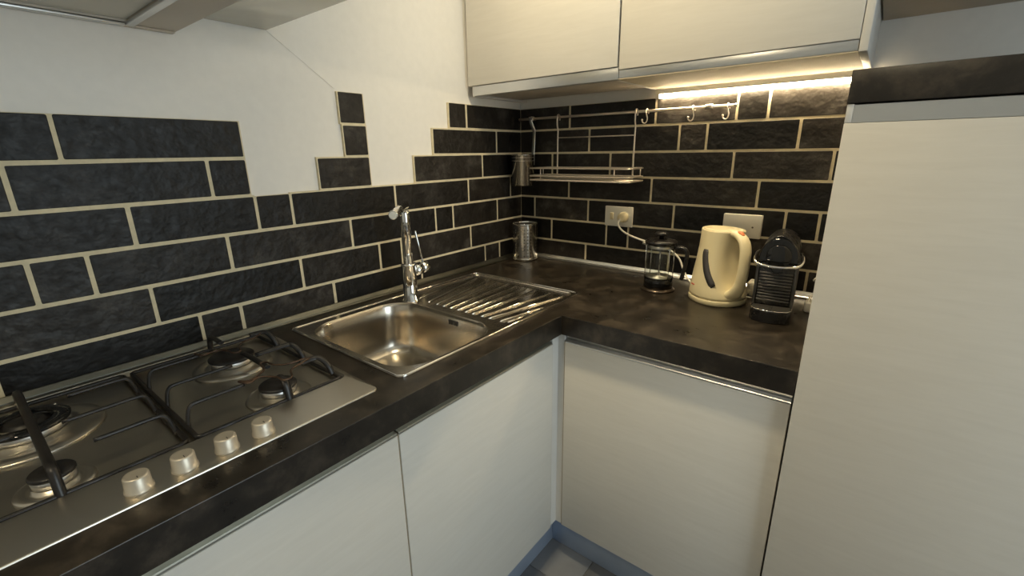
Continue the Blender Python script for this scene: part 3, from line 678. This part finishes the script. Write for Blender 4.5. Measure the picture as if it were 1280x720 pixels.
# ------------------------------------------------------------------ kettle
kx, ky = 0.912, -0.192; ha = R(-41)
t = thing('electric_kettle', (kx, ky, 0), 'cream plastic jug kettle with smoked water gauge and orange switch', 'kettle')
ez, = (Vector((0, 0, 1)),)
hv, cv = Vector((math.cos(ha), math.sin(ha), 0)), Vector((-math.sin(ha), math.cos(ha), 0))
PROF = [(0.018, .084, .084, .083), (0.026, .085, .085, .084), (0.045, .084, .083, .082), (0.060, .083, .080, .080), (0.080, .081, .077, .077), (0.100, .080, .074, .074), (0.125, .078, .071, .070), (0.150, .077, .067, .067), (0.170, .077, .065, .064), (0.190, .078, .063, .062), (0.205, .080, .062, .060), (0.218, .082, .061, .059), (0.221, .081, .060, .058)]
def kprof(z):
    for a, b in zip(PROF[:-1], PROF[1:]):
        if z <= b[0]: f = (z-a[0])/(b[0]-a[0]); return [a[i]+(b[i]-a[i])*f for i in (1, 2, 3)]
    return list(PROF[-1][1:])
def ks(th, z, off=0.0):
    bk, fr, cr_ = kprof(z); ct, st = math.cos(th), math.sin(th)
    ta = (th+math.pi) % (2*math.pi)-math.pi
    dent = 0.34*math.exp(-(ta/R(42))**2)*max(0, math.sin(math.pi*min(1, max(0, (z-0.030)/0.190))))**0.7
    bk, fr, cr_ = bk, fr*(1-dent), cr_*(1-dent)
    e = 0.90; bk, fr, cr_ = bk*0.95, fr*0.95, cr_*0.95
    a = (fr if ct > 0 else bk)
    p = (a+off)*math.copysign(abs(ct)**e, ct); q = (cr_+off)*math.copysign(abs(st)**e, st)
    if ct < 0: q *= (1-0.25*max(0, z-0.08)/0.14*abs(ct)**3)
    return Vector((kx, ky, 0)) + hv*p + cv*q + ez*z
N_ = 48
m = MB().rings([[ks(2*math.pi*i/N_, p[0]) for i in range(N_)] for p in PROF], cap=(True, True))
kb = part('body', m, 'cream', t)
m = MB().rings([[ks(2*math.pi*i/N_, 0.03, o_)*1 + ez*(z-0.03) for i in range(N_)] for z, o_ in ((0.0005, -0.002), (0.003, 0.001), (0.014, 0.0015), (0.0175, 0.0003))])
part('power_base', m, 'cream', t)
m = MB().rings([[ks(2*math.pi*i/N_, 0.221, o_)+ez*(z-0.221) for i in range(N_)] for z, o_ in ((0.2212, -0.003), (0.2226, -0.0045), (0.2234, -0.012), (0.2236, -0.03))])
part('lid', m, 'cream', t)
hpts = [(0.030, 0.2175), (0.056, 0.2170), (0.082, 0.2085), (0.099, 0.190), (0.105, 0.160), (0.1045, 0.125), (0.101, 0.090), (0.093, 0.062), (0.080, 0.042), (0.064, 0.034)]
pts = spline([Vector((kx, ky, 0))+hv*a+ez*z for a, z in hpts], 5)
n = len(pts); rad = [0.0165 if 0.15 < i/n < 0.7 else (0.0175+0.012*min(1, (i/n-0.7)/0.3) if i/n >= 0.7 else 0.0175) for i in range(n)]
m = MB().tube(pts, rad, 16, flat=(0.62, 1.05), refup=hv)
hk = part('handle', m, 'cream', t)
sp_ = Vector((kx, ky, 0))+hv*0.076+ez*0.2215
m = MB().tube(spline([sp_-hv*0.012+ez*0.003, sp_, sp_+hv*0.012-ez*0.006], 4), [0.003, 0.005, 0.0065, 0.0075, 0.0078, 0.0075, 0.006, 0.005, 0.003], 12, flat=(0.6, 1.0), refup=(0, 0, 1))
part('switch', m, 'orange', hk, 'orange switch')
# water gauge: strip lying on the body surface
gp = []
for i in range(13):
    f = i/12; z = 0.166-0.108*f; th = R(-82+36*f**1.8); gp.append((th, z))
def strip(gp, hw, off):
    rows = []
    for i, (th, z) in enumerate(gp):
        tp = ks(*gp[min(i+1, 12)])-ks(*gp[max(i-1, 0)]); nn = (ks(th, z, 0.01)-ks(th, z)).normalized(); sd_ = tp.normalized().cross(nn)
        k = 0.75 if i in (0, 12) else 1
        pc = ks(th, z, off)
        rows.append([pc+sd_*hw*k, pc-sd_*hw*k, pc-sd_*hw*k-nn*(off+0.002), pc+sd_*hw*k-nn*(off+0.002)])
    return MB().rings(rows)
part('water_gauge', strip(gp, 0.0100, 0.0016), 'gauge', t, 'dark smoked water gauge')
m = MB()
for i, (a, l) in enumerate(((-104, 0.0035), (-101, 0.003), (-98, 0.004), (-95, 0.003))):
    p0 = ks(R(a), 0.052, 0.0006); m.box(p0.x-l/2, p0.x+l/2, p0.y-0.0012, p0.y+0.0012, 0.0505, 0.0535)
part('red_print', m, 'red', kb, 'small red lettering')

# ------------------------------------------------------------------ coffee machine
cx, cy, ca = 1.070, -0.214, R(5)
t = thing('coffee_machine', (cx, cy, 0), 'small black capsule coffee machine with chrome lever and ribbed front', 'coffee machine')
CM = Matrix.Translation((cx, cy, 0)) @ Matrix.Rotation(ca, 4, 'Z') @ Matrix.Diagonal((0.92, 1.0, 0.965, 1.0))
def cpart(name, mb, mat, parent=None, lab=None): return part(name, mb.move(CM), mat, parent or t, lab)
hw = 0.050
# body: block with a half-round top running front to back
arc = [(hw*math.cos(R(a)), 0.176+0.056*math.sin(R(a))) for a in range(0, 181, 12)]
prof2 = [(-hw, 0.004), (hw, 0.004)] + arc
cpart('body', MB().prism(prof2, 'y', -0.052, 0.120, 0.003), 'black')
arc2 = [(0.90*p[0], 0.176+(p[1]-0.176)*0.93) for p in arc]
cpart('front_collar', MB().prism([(p[0]*1.02, p[1]) for p in arc]+[(-hw*1.02, 0.150), (hw*1.02, 0.150)], 'y', -0.064, -0.050, 0.003), 'gloss')
cpart('front_window', MB().lathe([(0.033, -0.0655), (0.033, -0.069), (0.030, -0.0705), (0.010, -0.072)], (0, 0, 0.180), 32, axis='y'), 'gloss', None, 'round gloss black front')
cpart('front_panel', MB().box(-hw+0.004, hw-0.004, -0.058, -0.050, 0.030, 0.150, 0.001), 'black')
for i in range(10):
    z = 0.048+i*0.0088
    cpart('front_slat', MB().box(-hw+0.007, hw-0.007, -0.0635, -0.0575, z, z+0.0058, 0.0012), 'grey')
cpart('slot', MB().box(-0.006, 0.030, -0.0645, -0.060, 0.086, 0.091), 'dark')
cpart('nozzle', MB().prism([(-0.020, 0.150), (0.020, 0.150), (0.006, 0.134), (-0.006, 0.134)], 'y', -0.074, -0.054, 0.002), 'gloss')
for s in (-1, 1):
    cpart('front_post', MB().box(s*hw-0.004, s*hw+0.004, -0.062, -0.050, 0.006, 0.158, 0.0015), 'grey')
    sp2 = cpart('side_panel', MB().box(s*(hw+0.001)-0.0015, s*(hw+0.001)+0.0015, -0.048, 0.112, 0.010, 0.160, 0.0006), 'black')
    for i in range(12):
        z = 0.016+i*0.0118
        cpart('side_slat', MB().box(s*(hw+0.003)-0.0015, s*(hw+0.003)+0.0015, -0.047, 0.112, z, z+0.0070, 0.0008), 'grey', sp2)
tray = [(-0.053, -0.060), (-0.053, -0.092), (-0.044, -0.108), (-0.022, -0.117), (0, -0.119), (0.022, -0.117), (0.044, -0.108), (0.053, -0.092), (0.053, -0.060)]
cpart('drip_tray', MB().prism(tray, 'z', 0.0005, 0.034, 0.002), 'black')
m = MB(); tl = [(p[0]*0.93, p[1]*0.985 if p[1] < -0.06 else p[1]-0.002) for p in tray]
m.prism(tl, 'z', 0.0335, 0.0365, 0.0008)
gr_ = cpart('tray_grille', m, 'tray', None, 'grey drip grille')
cpart('tray_rim', MB().tube([(p[0]*0.985, p[1], 0.0365) for p in tray], 0.0014, 6), 'chrome')
cpart('tray_slot', MB().box(-0.004, 0.004, -0.112, -0.066, 0.0364, 0.0371), 'dark', gr_)
lp = spline([(-0.0545, -0.005, 0.182), (-0.060, -0.025, 0.178), (-0.061, -0.060, 0.168), (-0.050, -0.084, 0.160), (-0.025, -0.091, 0.157), (0, -0.0925, 0.156), (0.025, -0.091, 0.157), (0.050, -0.084, 0.160), (0.061, -0.060, 0.168), (0.060, -0.025, 0.178), (0.0545, -0.005, 0.182)], 5)
cpart('lever', MB().tube(lp, 0.0042, 10, flat=(0.9, 1.0)), 'chrome', None, 'chrome U-shaped lever')
m = MB(); arc3 = [(0.030*math.cos(R(a)), 0.212+0.024*math.sin(R(a))) for a in range(20, 161, 14)]
m.tube(spline([(p[0], -0.062, p[1]-0.001) for p in arc3], 3), 0.0028, 8); cpart('top_grip', m, 'gloss')
m = MB()
for i, (x, l) in enumerate(((-0.010, 0.003), (-0.005, 0.0025), (0, 0.003), (0.005, 0.0025), (0.010, 0.003))): m.box(x-l/2, x+l/2, 0.045, 0.051, 0.2313, 0.2325)
cpart('top_mark', m, 'grey', None, 'small pale lettering on top')

# white plugs and cables behind the coffee machine
t = thing('power_adapter', (1.000, -0.070, 0), 'white power adapter lying between kettle and coffee machine', 'adapter')
part('adapter_body', MB().box(0.975, 1.026, -0.100, -0.045, 0.0005, 0.046, 0.006), 'plastic', t)
part('cable', MB().tube(spline([(0.985, -0.095, 0.010), (0.975, -0.115, 0.005), (0.99, -0.13, 0.0045), (1.02, -0.115, 0.0045)], 6), 0.003, 8), 'cord', t)
t = thing('cable_plug', (1.155, -0.13, 0), 'white plug and looped cable beside the coffee machine against the tall unit', 'plug')
part('plug_body', MB().box(1.143, 1.170, -0.175, -0.125, 0.0005, 0.032, 0.006), 'plastic', t)
part('cable', MB().tube(spline([(1.150, -0.165, 0.030), (1.155, -0.150, 0.045), (1.172, -0.130, 0.040), (1.178, -0.10, 0.020)], 6), 0.003, 8), 'cord', t)
part('cable', MB().tube(spline([(1.150, -0.085, 0.075), (1.158, -0.095, 0.086), (1.170, -0.105, 0.080), (1.178, -0.115, 0.060), (1.178, -0.12, 0.030), (1.165, -0.13, 0.026)], 6), 0.003, 8), 'cord', t)
